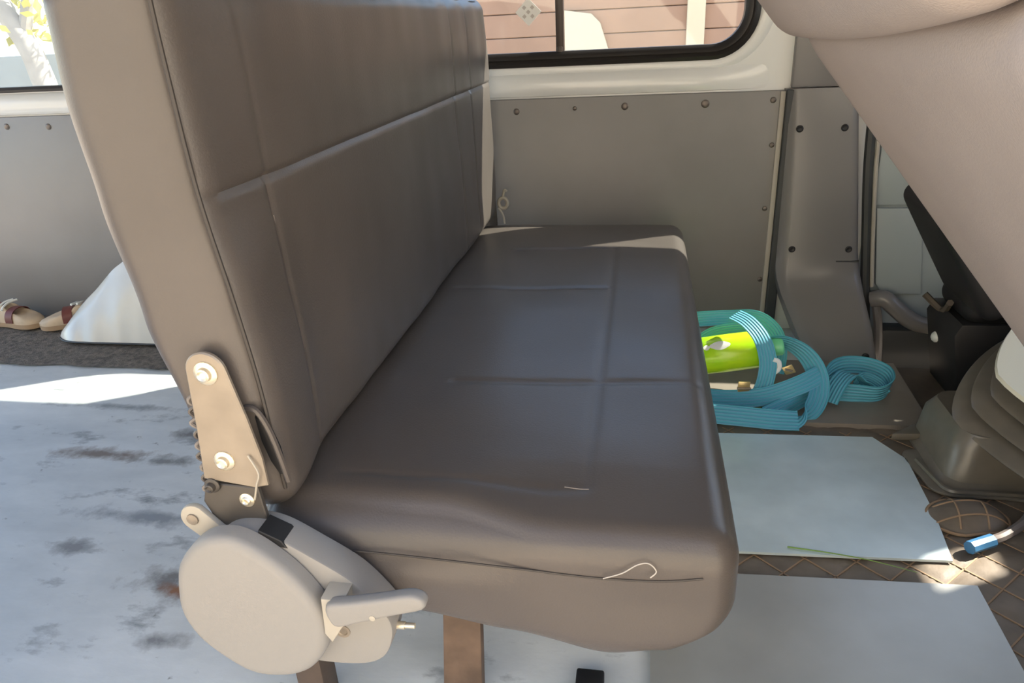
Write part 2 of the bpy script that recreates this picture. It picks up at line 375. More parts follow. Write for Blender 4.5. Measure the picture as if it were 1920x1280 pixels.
# moulded sill below the windows
sp = [(YW, .690), (YW - .012, .692), (YW - .020, .702), (YW - .022, .716), (YW - .018, .734), (YW - .010, .748), (YW, .756)]
def sill():
    V = []; F = []; xs = [-2.74, -1.5, -.6, .12] + [.12 + .02 * k for k in range(1, 12)]; m = len(sp)
    for x in xs:
        k = 1 if x <= .12 else math.cos((x - .12) / .22 * math.pi / 2) ** 1.3 if x < .34 else 0
        V += [(x, YW - (YW - y) * k + .001, z) for y, z in sp]
    for i in range(len(xs) - 1):
        for k in range(m - 1): F.append((i * m + k, i * m + k + 1, (i + 1) * m + k + 1, (i + 1) * m + k))
    return V, F
struct('trim_1', sill(), 'white_paint', 'glossy white moulded sill below the windows')
for i, (lp, nm, x0, x1) in enumerate(((W1, 'window_1', -.76, .29), (W2, 'window_2', -2.58, -1.02))):
    w = struct(nm, ring_sweep(lp, [(-.004, 0), (-.004, .010), (.006, .016), (.013, .010), (.016, .013), (.026, .010), (.034, .002), (.034, -.03), (-.004, -.03)] if i == 0 else
               [(-.002, 0), (-.002, .008), (.006, .010), (.014, .004), (.014, -.03), (-.002, -.03)], YW), 'rubber',
               'sliding side window with black rubber surround' if i == 0 else 'rear side window with thin black surround')
    off = .03 if i == 0 else .01
    zz0 = .772 if i == 0 else .76
    if i == 0:
        obj('glass_pane', box(x0 + off, -.222, YW + .030, YW + .034, zz0 + off, 1.24 - off), 'glass', w, smooth=False)
        obj('glass_pane', box(-.232, x1 - off, YW + .018, YW + .022, zz0 + off, 1.24 - off), 'glass', w, smooth=False)
        obj('sliding_bar', box(-.236, -.214, YW + .004, YW + .036, zz0 + .022, 1.24 - off, .003), 'bar', w)
        obj('latch', box(-.232, -.218, YW - .004, YW + .006, zz0 + .016, zz0 + .046, .002), 'bar', w)
        st = obj('sticker', prism([(-.312 - .036, .908), (-.312, .873), (-.312 + .036, .908), (-.312, .943)], 1, YW + .027, YW + .0295), 'sticker', w, smooth=False)
        tag(st, 'silver diamond sticker on the sliding pane')
        for (sx, sz) in ((-.312, .908), (-.323, .919), (-.301, .897), (-.323, .897), (-.301, .919)):
            obj('sticker_print', prism([(sx - .006, sz), (sx, sz - .006), (sx + .006, sz), (sx, sz + .006)], 1, YW + .026, YW + .0275), 'sticker2', st, smooth=False)
    else:
        obj('glass_pane', box(x0 + off, x1 - off, YW + .018, YW + .022, zz0 + off, 1.24 - off), 'glass', w, smooth=False)
struct('trim_2', ring_sweep(rrect(-0.785, 0.318, 0.757, 1.268, 0.14, 10), [(-.016, 0), (-.010, .006), (0, .008), (.010, .006), (.022, 0)], YW), 'white_paint', 'raised white lip around the sliding window')
w3 = struct('window_3', ring_sweep(W3, [(0, 0), (0, .01), (.012, .01), (.012, -.03), (0, -.03)], YW + .03), 'rubber', 'front door window')
obj('glass_pane', box(.705, 1.775, YW + .05, YW + .054, .785, 1.315), 'glass', w3, smooth=False)
# lining board
lin = struct('trim_3', box(-2.74, 0.372, YW - .014, YW + .0, 0.0, 0.686, .003), 'panel', 'grey lining board screwed to the lower side wall')
obj('edge_strip', box(0.360, 0.3735, YW - .018, YW - .012, 0.02, 0.684, .002), 'edge_strip', lin)
for (x, z, r) in ((-2.014, .657, .010), (-1.862, .653, .010), (-.350, .653, .009), (-.185, .657, .006), (-.047, .658, .010), (.168, .658, .011), (.343, .662, .008), (.350, .545, .007), (.347, .37, .007), (.352, .16, .007)):
    obj('screw', lathe((x, YW - .013, z), (0, -1, 0), [(0, r), (.002, r), (.0035, r * .75), (.004, r * .3)], 12), 'screw', lin)
# B-pillar and its trims
struct('trim_4', box(0.385, 0.66, YW - .02, YW + .05, 0.690, 1.40, .006), 'trim_grey', 'grey upper trim of the door pillar')
def pillar():
    secs = [(0.690, .384, .552, 2.075), (.60, .388, .560, 2.066), (.40, .394, .585, 2.062), (.25, .398, .604, 2.060), (.205, .399, .612, 2.054), (.175, .402, .618, 2.040), (.14, .412, .622, 2.010), (.07, .442, .632, 1.930), (.0, .472, .636, 1.862)]
    V = []; F = []
    for z, xa, xb, y in secs:
        V += [(xa - .018, YW + .02, z), (xa - .010, y + .020, z), (xa + .008, y + .004, z), (xa + .022, y, z), (xb - .022, y, z), (xb - .008, y + .004, z), (xb, y + .014, z), (xb + .006, YW + .04, z)]
    m = 8
    for i in range(len(secs) - 1):
        for k in range(m): F.append((i * m + k, i * m + (k + 1) % m, (i + 1) * m + (k + 1) % m, (i + 1) * m + k))
    F.append(tuple(range(m))); F.append(tuple(reversed(range((len(secs) - 1) * m, len(secs) * m))))
    return V, F
pil = struct('trim_5', pillar(), 'trim_grey', 'grey plastic door pillar trim with flared base')
for (x, z, y) in ((.412, .59, 2.066), (.524, .59, 2.066), (.425, .262, 2.061), (.575, .262, 2.061), (.606, .018, 1.878)):
    obj('screw', lathe((x, y + .003, z), (0, -1, 0), [(0, .0095), (.004, .0095), (.006, .0065), (.0045, .004)], 14), 'screw_black', pil)
obj('joint_line', box(.545, .606, 2.056, 2.062, .226, .230), 'dark_trim', pil, smooth=False)
struct('trim_8', box(.374, .402, YW - .030, YW + .002, 0.0, .688, .003), 'dark_trim', 'dark joint between lining board and pillar trim', smooth=False)
# door seal and front door card
struct('trim_6', tube(smooth_loop([(.590, 2.085, .72), (.600, 2.085, .50), (.622, 2.085, .30), (.640, 2.08, .14), (.655, 2.06, .0), (.66, 2.04, -.10)], 6, False), .013, 8), 'dark_trim', 'black rubber door seal along the pillar')
struct('trim_7', tube(smooth_loop([(.607, 2.075, .72), (.617, 2.075, .50), (.637, 2.075, .30), (.654, 2.07, .15)], 6, False), .0055, 8), 'edge_strip', 'thin pale edge of the front door')
dc = struct('door_1', slab_holes([(.62, -.16), (1.80, -.16), (1.80, .76), (.62, .76)], [], 2.105, YW + .04), 'door_card', 'blue-grey front door card')
obj('upper_panel', prism([(.640, .37), (.76, .37), (.795, .12), (.690, .12), (.668, .15)], 1, 2.088, 2.106, .006), 'door_card', dc)
obj('upper_panel', prism([(.632, .376), (.78, .376), (.78, .70), (.625, .70)], 1, 2.092, 2.106, .006), 'door_card', dc)
ar = smooth_loop([(.655, 2.06, .115), (.685, 2.045, .122), (.715, 2.035, .098), (.755, 2.03, .066), (.80, 2.03, .050), (.90, 2.03, .046), (1.2, 2.03, .046)], 6, False)
obj('arm_rest', tube(ar, .024, 10), 'trim_grey', dc)
obj('pocket', box(.69, 1.3, 2.04, 2.106, -.14, .03, .012), 'dark_trim', dc)
obj('pocket_edge', tube(smooth_loop([(.667, 2.05, .10), (.680, 2.045, .04), (.690, 2.04, -.05), (.692, 2.04, -.13)], 5, False), .012, 8), 'trim_grey', dc)
# the rest of the shell, behind and above the camera's view
struct('ceiling', box(-2.75, 1.84, 0.35, 2.16, 1.40, 1.44), 'ceil', 'grey headlining', smooth=False)
def wall_x(name, x0, x1, holes, outer, m, label):
    bm = slab_holes(outer, holes, 0, x1 - x0)
    for v in bm.verts: v.co = Vector((x0 + v.co.y, v.co.x, v.co.z))
    return struct(name, bm, m, label)
wall_x('wall_rear', -2.80, -2.75, [rrect(.42, 2.08, .04, 1.28, .08)], [(.35, -.05), (2.16, -.05), (2.16, 1.44), (.35, 1.44)], 'white_paint', 'white rear door frame, tailgate open')
wall_x('wall_front', 1.80, 1.84, [rrect(.42, 1.55, .80, 1.37, .04), rrect(1.69, 1.79, 1.17, 1.34, .01), rrect(1.83, 1.95, 1.06, 1.25, .01)], [(.35, -.17), (2.16, -.17), (2.16, 1.44), (.35, 1.44)], 'dark_trim', 'unseen front bulkhead, its openings shaped to steer sun onto the floor')  # added sun block: small openings cut to place the sun patches
struct('wall_near', slab_holes([(-2.75, -.05), (-.95, -.05), (-.95, 1.44), (-2.75, 1.44)], [rrect(-2.6, -1.1, .80, 1.26, .1)], .30, .35), 'white_paint', 'white rear side wall beside the open sliding door')

struct('wall_near_front', slab_holes([(.44, -.05), (1.80, -.05), (1.80, 1.44), (.44, 1.44)], [rrect(.66, 1.7, .78, 1.28, .06)], .30, .35), 'trim_grey', 'grey front door on the near side')

# ------------------------------------------------------------------ floor coverings
def sheet(x0, x1, y0, y1, z0, z1, skew=0.0):
    return prism([(x0, y0), (x1, y0 + skew), (x1, y1), (x0, y1)], 2, z0, z1, .0012, 1)
p1 = obj('floor_plate', prism([(.06, 1.052), (.500, 1.070), (.537, 1.072), (.552, 1.20), (.560, 1.385), (.515, 1.47), (.06, 1.455)], 2, .007, .012), 'plate', smooth=False)
tag(p1, 'pale blue-grey metal sheet lying on quilted matting beside gear boot', 'metal sheet')
p2 = obj('floor_plate', prism([(.03, .45), (.548, .45), (.548, .834), (.553, 1.014), (.03, .994)], 2, .007, .012), 'plate_warm', smooth=False)
tag(p2, 'dull grey metal sheet on the floor in front of the bench corner', 'metal sheet')
p3 = obj('floor_plate', prism([(.05, 1.515), (.655, 1.522), (.668, 1.85), (.05, 1.86)], 2, .001, .014), 'plate_brown', smooth=False)
tag(p3, 'brownish metal sheet under the tangled blue straps', 'metal sheet')
# quilted mat with diamond stitching
QX0, QX1, QY0, QY1 = -.40, 1.20, .42, 1.50
def diamonds(x, y, s=.085):
    a = (x + y) / s; b = (x - y) / s
    fa = abs((a % 1) - .5) * 2; fb = abs((b % 1) - .5) * 2
    return min(1 - fa, 1 - fb) if True else 0
def quilt_grid(x0, x1, y0, y1, z, step, lift=None):
    nx = int((x1 - x0) / step); ny = int((y1 - y0) / step); V = []; F = []
    for j in range(ny + 1):
        for i in range(nx + 1):
            x = x0 + (x1 - x0) * i / nx; y = y0 + (y1 - y0) * j / ny
            d = diamonds(x, y); V.append((x, y, z + .004 * (1 - (1 - min(1, d * 1.6)) ** 2)))
    for j in range(ny):
        for i in range(nx): a = j * (nx + 1) + i; F.append((a, a + 1, a + nx + 2, a + nx + 1))
    return V, F
mat_o = thing('quilted_mat', (.4, 1.0, 0), 'brown quilted floor mat with tan diamond stitching under metal sheets', 'floor mat')
obj('pad', quilt_grid(.08, 1.16, .45, 1.55, .0008, .0080), 'quilt', mat_o)
st = []
s = .085
for k in range(-40, 60):
    for sg in (1, -1):
        c = k * s           # x + sg*y = c (the stitch valleys sit at integers)
        xs = []
        for y in (.45, 1.50):
            xs.append((c - sg * y, y))
        (xa, ya), (xb, yb) = xs
        # clip to x range
        def clip(xa, ya, xb, yb, lo, hi):
            if max(xa, xb) < lo or min(xa, xb) > hi: return None
            ts = [0, 1]
            for lim in (lo, hi):
                t = (lim - xa) / (xb - xa)
                if 0 < t < 1: ts.append(t)
            ts = sorted(ts); best = None
            for t0, t1 in zip(ts, ts[1:]):
                xm = xa + (xb - xa) * (t0 + t1) / 2
                if lo <= xm <= hi: best = (t0, t1)
            return best
        r = clip(xa, ya, xb, yb, .08, .80)
        if r is None: continue
        A = (xa + (xb - xa) * r[0], ya + (yb - ya) * r[0]); B = (xa + (xb - xa) * r[1], ya + (yb - ya) * r[1])
        d = Vector((B[0] - A[0], B[1] - A[1])); 
        if d.length < .01: continue
        nn = Vector((-d.y, d.x)).normalized() * .0012
        V = [(A[0] + nn.x, A[1] + nn.y, .0022), (A[0] - nn.x, A[1] - nn.y, .0022), (B[0] - nn.x, B[1] - nn.y, .0022), (B[0] + nn.x, B[1] + nn.y, .0022)]
        V += [(x, y, .0036) for x, y, z in V]
        st.append((V, [(0, 1, 2, 3), (4, 7, 6, 5), (0, 4, 5, 1), (1, 5, 6, 2), (2, 6, 7, 3), (3, 7, 4, 0)]))
so = obj('stitching', join(*st), 'stitch', mat_o, smooth=False); so['kind'] = 'stuff'
# carpet strip at the rear wall
def carpet():
    V = []; F = []; nx, ny = 150, 36
    for j in range(ny + 1):
        for i in range(nx + 1):
            x = -2.72 + 1.9 * i / nx; y = 1.70 + .39 * j / ny
            yy = y + (.012 * noise.noise(Vector((x * 9, 0, 0))) if j == 0 else 0)
            V.append((x, yy, .004 + .006 * abs(noise.noise(Vector((x * 40, y * 40, 3)))) + .004 * noise.noise(Vector((x * 8, y * 8, 1)))))
    for j in range(ny):
        for i in range(nx): a = j * (nx + 1) + i; F.append((a, a + 1, a + nx + 2, a + nx + 1))
    return V, F
tag(obj('carpet_strip', carpet(), 'carpet'), 'rough grey-brown carpet strip along the rear side wall', 'carpet')

# ------------------------------------------------------------------ the bench seat
bench = thing('bench_seat', (-.15, 1.27, 0), 'dark brown-grey vinyl bench seat with beige recliner cover', 'bench seat')
CX, CY, CZ = -.165, 1.283, .290
HX, HY, HZ = .280, .667, .088
def cushion_fn(p, s):
    x, y, z = p.x + CX, p.y + CY, p.z + CZ
    top = max(0.0, p.z / HZ); bot = max(0.0, -p.z / HZ)
    # lower edge: shallow at the back, deep towards the front
    zb = lerp_tab(x, [(-.42, .252), (-.28, .238), (-.14, .216), (-.02, .200), (.05, .212), (.10, .235)])
    if p.z < 0: z = CZ - (CZ - zb) * bot
    # rounded and crowned top, seams as grooves
    edge = (1 - abs(s[0]) ** 6) * (1 - abs(s[1]) ** 10)
    if top > .9:
        z += .006 * edge
        g = .0032 * gauss(x + .054, .0055) * (1 if .70 < y < 1.66 else 0)
        for yy, a, b in ((.695, -.36, -.05), (.965, -.28, .10), (1.385, -.38, -.05), (1.66, -.30, -.05)):
            if a < x < b: g = max(g, .0026 * gauss(y - yy - .010 * math.sin((x + .1) * 9), .006))
        z -= g * edge
        z += .0035 * noise.noise(Vector((x * 7, y * 5, 0)))
    z -= .010 * max(0, (y - 1.75) / .2) ** 2
    # near end: soft at the back, bulging at the front
    if s[1] < -.8:
        k = (-.8 - s[1]) / .2
        soft = lerp_tab(x, [(-.35, 1), (-.22, .8), (-.08, 0)])
        if z > .30: y += soft * k * .045 * ((z - .30) / .08) ** 1.5
        y -= .006 * math.sin((x + .1) * 14) * k * bot
        z -= .006 * k * lerp_tab(x, [(-.25, 0), (-.1, 1), (.05, .6)]) * max(0, top)
    # front edge: lower corner tucked in
    if s[0] > .3: x -= .030 * bot ** 2 * (s[0] - .3) / .7
    return Vector((x, y, z))
cush = obj('cushion', rbox((90, 190, 26), (HX, HY, HZ), .036, cushion_fn), 'vinyl', bench)
zs = [(-.34, .334), (-.27, .336), (-.20, .333), (-.12, .329), (-.04, .325), (.03, .327), (.075, .335)]
def near_y(x): return .6165
obj('seam', tube(smooth_loop([(x, .6155 if x > -.3 else .619, z) for x, z in zs], 8, False), .0013, 6), 'seam', cush)
obj('scuff', tube(smooth_loop([(-.078, .688, .3900), (-.06, .686, .3897), (-.050, .687, .3895)], 4, False), .0007, 5), 'thread', cush)

BZ0, BZ1 = .375, .945
BX, BY, BZ = -.4625, 1.300, .660
def back_fn(p, s):
    x, y, z = p.x + BX, p.y + BY, p.z + BZ
    front = max(0.0, p.x / .0625); rear = max(0.0, -p.x / .0625)
    xr = lerp_tab(z, [(.375, -.470), (.50, -.486), (.62, -.514), (.74, -.529), (.83, -.535), (.92, -.530)])
    if p.x < 0: x = BX - (BX - xr) * rear
    if front > .85:
        edge = (1 - abs(s[1]) ** 14) * (1 - abs(s[2]) ** 8)
        x += .006 * edge * (1 if z > .745 else .65)
        x -= .0045 * gauss(z - .743, .0045) * edge
        sy = .735 + .05 * (z - .4) * -.5
        g = (.003 if z < .743 else .0018) * gauss(y - sy, .0045)
        for yy in (1.585, 1.735): g = max(g, (.0045 if z < .745 else .002) * gauss(y - yy - .05 * (.74 - z), .0045))
        x -= g * edge
        x += .004 * noise.noise(Vector((y * 4.5, z * 5, 7))) + .0016 * noise.noise(Vector((y * 14, z * 9, 2)))
        # gentle upright pleats near the far end
        if y > 1.45 and z > .75: x += .0018 * math.sin((y - 1.45) * 42) * (z - .75) / .19
    if s[1] < -.75:
        k = min(1.0, (-.75 - s[1]) / .18); k = k * k * (3 - 2 * k)
        x += k * min(1.0, max(0.0, (p.x + .0625) / .11)) * lerp_tab(z, [(.41, .016), (.55, .016), (.64, .009), (.75, -.003), (.9, -.007)])
    # far end: bulges at mid height, tucked in at the top
    if s[1] > .9: y += (s[1] - .9) / .1 * lerp_tab(z, [(.38, .0), (.5, .03), (.75, .02), (.93, -.02)])
    if s[1] < -.9 : y += (-.9 - s[1]) / .1 * .010 * lerp_tab(z, [(.38, 1), (.55, 0)])
    return Vector((x, y, z))
back = obj('backrest', rbox((22, 330, 150), (.0625, .690, .285), .034, back_fn), 'vinyl', bench)
pp = [(-.4110, .612, .93), (-.4105, .612, .86), (-.4070, .612, .75), (-.3950, .613, .64), (-.3880, .615, .55), (-.3885, .620, .47), (-.390, .627, .41)]
obj('piping', tube(smooth_loop(pp, 8, False), .0022, 6), 'seam', back)
# stitched line on the front face
obj('stitch_line', tube(smooth_loop([(-.3985, .7285, .70), (-.3985, .733, .60), (-.3985, .7365, .50), (-.3995, .738, .42)], 6, False), .0008, 5), 'thread', back)
# torn slot in the cover beside the hinge
obj('cover_slot', prism([(-.400, .51), (-.390, .505), (-.381, .47), (-.379, .44), (-.384, .438), (-.392, .455), (-.398, .48)], 1, .612, .622, .002), 'black_hole', back)
obj('cover_flap', tube(smooth_loop([(-.408, .612, .522), (-.394, .610, .519), (-.384, .610, .495), (-.378, .611, .46), (-.376, .614, .43)], 5, False), .0035, 7), 'vinyl', back)
# upper hinge plate
def arc(cx, cz, r, a0, a1, n=10): return [(cx + r * math.cos(math.radians(a0 + (a1 - a0) * k / n)), cz + r * math.sin(math.radians(a0 + (a1 - a0) * k / n))) for k in range(n + 1)]
hp = obj('hinge_plate', prism(arc(-.4315, .571, .0225, 15, 172, 12) + [(-.4585, .505), (-.465, .440), (-.405, .432), (-.390, .436), (-.3905, .470), (-.398, .518)], 1, .594, .600, .0015, 1), 'bracket', bench)
def bolt(x, z, y, r, m, parent, depth=.007, name='bolt'):
    o = obj(name, lathe((x, y, z), (0, -1, 0), [(0, r * 1.0), (.0015, r), (.0025, r * .86), (.003, r * .62), (depth, r * .56), (depth + .001, r * .42), (depth - .001, r * .26)], 18), m, parent)
    return o
bolt(-.4310, .5705, .594, .0130, 'zinc', hp); bolt(-.4340, .4655, .594, .0118, 'zinc', hp)
lp_ = obj('lower_plate', prism([(-.466, .434), (-.404, .431), (-.398, .35), (-.405, .30), (-.47, .30), (-.478, .372), (-.468, .392), (-.474, .408)], 1, .596, .603, .0012, 1), 'bracket_dark', bench)
bolt(-.4195, .4145, .596, .0088, 'zinc', lp_, .004); bolt(-.4560, .4325, .594, .0090, 'bracket_dark', lp_, .008, 'pivot')
obj('wire', tube(smooth_loop([(-.404, .592, .475), (-.395, .590, .455), (-.400, .590, .440), (-.405, .591, .425), (-.408, .592, .418)], 5, False), .0012, 6), 'cream', lp_)
# ragged cover edge behind the hinge
for k in range(9):
    z = .54 - k * .014; x = -.4615 - .0009 * k
    obj('frayed_edge', tube(smooth_loop([(x + .003, .604, z), (x - .0015 - .0012 * (k % 3), .600, z - .004), (x - .001, .601, z - .009), (x + .003, .604, z - .013)], 3, False), .0022, 6), 'vinyl' if k % 2 else 'thread', back)
# release tab
tab = obj('release_tab', prism(arc(-.485, .389, .0175, 60, 235, 10) + [(-.462, .345), (-.436, .360)], 1, .588, .596, .002), 'cream', bench)
obj('rivet', lathe((-.487, .588, .389), (0, -1, 0), [(0, .007), (.002, .007), (.003, .003)], 12), 'bracket', tab)
# recliner housing: elongated body, big rounded cover, lever
body_pts = smooth_loop([(-.490, .310), (-.475, .350), (-.445, .382), (-.415, .390), (-.384, .385), (-.345, .362), (-.301, .331), (-.270, .292), (-.262, .268), (-.268, .240), (-.282, .219), (-.310, .208), (-.360, .206), (-.42, .215), (-.47, .25)], 5)
body = obj('recliner_body', prism(body_pts, 1, .572, .612, .003, 2), 'beige', bench)
disc_pts = smooth_loop([(-.500, .318), (-.488, .358), (-.458, .390), (-.424, .400), (-.393, .388), (-.358, .356), (-.334, .318), (-.327, .286), (-.336, .247), (-.362, .215), (-.396, .202), (-.432, .203), (-.464, .224), (-.490, .252), (-.502, .285)], 6)
def domed(pts, y_back, y_front, r):
    cx = sum(p[0] for p in pts) / len(pts); cz = sum(p[1] for p in pts) / len(pts); V = []; F = []; n = len(pts)
    rings = [(1.0, y_back)] + [(1 - (1 - math.cos(a)) * r / .085, y_front + r * .9 * (1 - math.sin(a))) for a in [math.radians(x) for x in (0, 20, 40, 60, 80, 90)]] + [(.6, y_front - .002), (.25, y_front - .003)]
    for sc, y in rings:
        for p in pts: V.append((cx + (p[0] - cx) * sc, y, cz + (p[1] - cz) * sc))
    for i in range(len(rings) - 1):
        for k in range(n): F.append((i * n + k, i * n + (k + 1) % n, (i + 1) * n + (k + 1) % n, (i + 1) * n + k))
    V.append((cx, y_front - .003, cz)); c = len(V) - 1; o = (len(rings) - 1) * n
    for k in range(n): F.append((o + k, o + (k + 1) % n, c))
    F.append(tuple(reversed(range(n))))
    return V, F
obj('recliner_cover', domed(disc_pts, .570, .545, .012), 'beige', bench)
obj('slot', prism([(-.398, .394), (-.374, .382), (-.368, .372), (-.384, .374), (-.400, .384)], 1, .5705, .60, .001, 1), 'black_hole', body)
obj('slot', prism([(-.353, .322), (-.346, .328), (-.330, .308), (-.336, .301)], 1, .567, .574, .001, 1), 'black_hole', body)
obj('hole', lathe((-.322, .5725, .258), (0, -1, 0), [(0, .009), (.0015, .009), (.0015, .006), (.0005, .005)], 16), 'bracket', body)
lv = obj('lever', prism(smooth_loop([(-.318, .327), (-.290, .335), (-.250, .345), (-.222, .352), (-.208, .346), (-.211, .334), (-.245, .322), (-.285, .307), (-.312, .300)], 4), 1, .536, .553, .005, 3), 'beige', bench)
obj('lever_boss', prism([(-.326, .330), (-.300, .330), (-.304, .296), (-.322, .268), (-.329, .280)], 1, .545, .573, .002), 'cream', lv)
obj('screw', lathe((-.266, .5365, .319), (0, -1, 0), [(0, .0035), (.001, .0035), (.0015, .002)], 10), 'cream', lv)
obj('pivot_pin', lathe((-.266, .59, .256), (1, 0, .05), [(0, .0045), (.012, .0045), (.0122, .0032), (.024, .0032)], 10), 'zinc', body)
# frame and legs
obj('frame_rail', box(-.43, .04, .70, .72, .185, .215, .003), 'leg_dark', bench)
obj('frame_rail', box(-.43, .04, 1.80, 1.82, .185, .215, .003), 'leg_dark', bench)
for y in (.70, 1.80):
    obj('leg', prism([(-.262, 0), (-.205, 0), (-.195, .215), (-.245, .215)], 1, y + .01, y + .03, .002), 'rust_leg', bench)
    obj('leg', box(-.455, -.415, y - .04, y, 0.0, .20, .003), 'leg_dark', bench)
obj('floor_bracket', box(-.075, -.035, .715, .765, .0, .022, .003), 'black_hole', bench)
# far recliner: ring and hook
fr = obj('far_hinge', prism(arc(-.43, .44, .022, 0, 180, 8) + [(-.455, .30), (-.405, .30)], 1, 2.010, 2.016, .001), 'bracket_dark', bench)
obj('ring', tube([(-.384 + .013 * math.cos(a), 2.0, .415 + .015 * math.sin(a)) for a in [2 * math.pi * k / 20 for k in range(20)]], .0055, 8, True), 'cream', fr)
obj('hook', tube(smooth_loop([(-.384, 2.0, .43), (-.378, 2.0, .452), (-.372, 2.0, .448)], 5, False), .004, 7), 'cream', fr)
obj('cord', tube(smooth_loop([(-.395, 1.985, .405), (-.383, 1.985, .385), (-.378, 1.98, .36)], 5, False), .003, 6), 'cream', fr)
# lint on the front edge
ln = tag(obj('lint_thread', tube(smooth_loop([(-.030, .612, .328), (-.010, .611, .338), (.006, .612, .350), (.018, .613, .352), (.026, .612, .343), (.020, .611, .335)], 6, False), .0007, 5), 'cotton'),
         'curl of white lint stuck to the near end of the cushion', 'lint')

# ------------------------------------------------------------------ front seats
def slab_seat(parent, top, d, y0, y1, length, thick, name, m, r=.05, crown=.01, rise=0.0):
    """backrest as a rounded slab; top: (x,z) of its rear top corner, d: unit direction down the back"""
    n = (-d[1], d[0])      # towards the sitter
    V, F = rbox((40, 40, 14), (length / 2, (y1 - y0) / 2, thick / 2), r, None)
    out = []
    for p in V:
        u = p.x + length / 2; w = p.z + thick / 2
        if rise: u -= rise * max(0.0, .5 - p.y / (y1 - y0)) ** 2.2
        w += crown * (1 - (p.y / ((y1 - y0) / 2)) ** 2) * (1 if p.z > 0 else -.35) * (1 - abs(2 * u / length - 1) ** 4)
        out.append((top[0] + d[0] * u + n[0] * w, (y0 + y1) / 2 + p.y, top[1] + d[1] * u + n[1] * w))
    return obj(name, (out, F), m, parent)
fs = thing('front_seat', (.62, .64, 0), 'taupe front seat tipped far back towards the bench', 'car seat')
d1 = (.631, -.776)
fb = slab_seat(fs, (.163, .862), d1, .37, .915, .72, .13, 'backrest', 'taupe', .030, .006)
fh = slab_seat(fs, (.006, 1.036), d1, .38, .955, .262, .17, 'headrest', 'taupe', .045, .012, .035)
obj('headrest_post', tube([(.25, .52, .88), (.16, .52, .99)], .007, 8), 'screw', fs); obj('headrest_post', tube([(.25, .76, .88), (.16, .76, .99)], .007, 8), 'screw', fs)
slab_seat(fs, (.62, .30), (1, 0), .36, .90, .55, .13, 'seat_cushion', 'taupe', .045, .008)
obj('seat_base', box(.82, 1.15, .40, .86, .006, .30, .01), 'black_fabric', fs)
bs = thing('front_seat', (.95, 1.62, 0), 'black front seat and base beside the blue-grey door card', 'car seat')
base = obj('seat_base', prism([(.760, -.008), (1.25, -.008), (1.25, .20), (.735, .20), (.722, .17)], 1, 1.67, 1.855, .008), 'black_fabric', bs)
obj('bolt', lathe((.734, 1.79, .118), (-1, 0, 0), [(0, .014), (.004, .014), (.009, .010), (.012, .004)], 12), 'white_label', base)
slab_seat(bs, (.606, .478), (.505, -.863), 1.60, 1.86, .30, .12, 'backrest', 'black_fabric', .03, .01)
slab_seat(bs, (.74, .19), (1, 0), 1.67, 1.86, .5, .08, 'seat_cushion', 'black_fabric', .04, .01)
obj('belt_strap', tube(smooth_loop([(.70, 1.82, .22), (.735, 1.79, .19), (.72, 1.72, .235)], 5, False), .008, 6), 'brown_floor', bs)

# ------------------------------------------------------------------ gear lever boot, cable, curled mat
gb = thing('gear_lever_boot', (.86, 1.38, 0), 'dark ribbed rubber gear lever boot with lid coloured sunlit pale', 'gear boot')
def diamond_ring(cx, cy, r, e=1.4, n=64, ry=1.12):
    pts = []
    for k in range(n):
        a = 2 * math.pi * k / n; c, s_ = math.cos(a), math.sin(a)
        q = (abs(c) ** e + abs(s_) ** e) ** (-1 / e); pts.append((cx + r * q * c, cy + r * q * s_ * ry))
    return pts
def ring_stack(rings, tilt=0.0):
    V = []; F = []; n = len(rings[0][0])
    for pts, z in rings: V += [(x, y, z + tilt * (y - 1.375)) for x, y in pts]
    for i in range(len(rings) - 1):
        for k in range(n): F.append((i * n + k, i * n + (k + 1) % n, (i + 1) * n + (k + 1) % n, (i + 1) * n + k))
    F.append(tuple(reversed(range(n)))); F.append(tuple(range((len(rings) - 1) * n, len(rings) * n)))
    return V, F
def rr_ring(x0, x1, y0, y1, r): return rrect(x0, x1, y0, y1, r, 11)
bb = [(.592, 1.12, 1.285, 1.53, .006), (.592, 1.12, 1.285, 1.53, .012), (.606, 1.11, 1.295, 1.525, .02), (.615, 1.10, 1.305, 1.52, .085), (.632, 1.09, 1.315, 1.51, .112)]
obj('boot_skirt', ring_stack([(rr_ring(a, b, c_, d_, .04), z) for a, b, c_, d_, z in bb]), 'boot', gb)
cx0, cy0 = .870, 1.375
for k in range(4):
    z = .108 + k * .026; r = .246 - k * .018; x = cx0 + .012 * k
    obj('rib', ring_stack([(diamond_ring(x, cy0, r - .04), z - .004), (diamond_ring(x, cy0, r - .004), z + .008), (diamond_ring(x, cy0, r), z + .012), (diamond_ring(x, cy0, r - .004), z + .016), (diamond_ring(x, cy0, r - .05), z + .026)], .28), 'boot', gb)
tag(obj('lid', ring_stack([(diamond_ring(cx0 + .05, cy0, .200), .206), (diamond_ring(cx0 + .05, cy0, .236), .212), (diamond_ring(cx0 + .05, cy0, .233), .219), (diamond_ring(cx0 + .06, cy0, .10), .224)], .28), 'boot_lid', gb), 'pale top lid with sunlight put into its colour')
obj('lever_stick', tube([(.93, 1.375, .21), (.90, 1.375, .34), (.88, 1.375, .46)], .009, 8), 'screw', gb)
obj('floor_flange', prism(smooth_loop([(.556, 1.40), (.566, 1.33), (.574, 1.285), (.600, 1.266), (.64, 1.264), (.70, 1.264), (.80, 1.264), (.80, 1.42), (.60, 1.43)], 4), 2, .006, .012, .002), 'boot', gb)
obj('flange_bead', tube(smooth_loop([(.578, 1.385, .012), (.590, 1.31, .014), (.604, 1.275, .014), (.66, 1.272, .014), (.76, 1.272, .014)], 5, False), .005, 6), 'boot', gb)
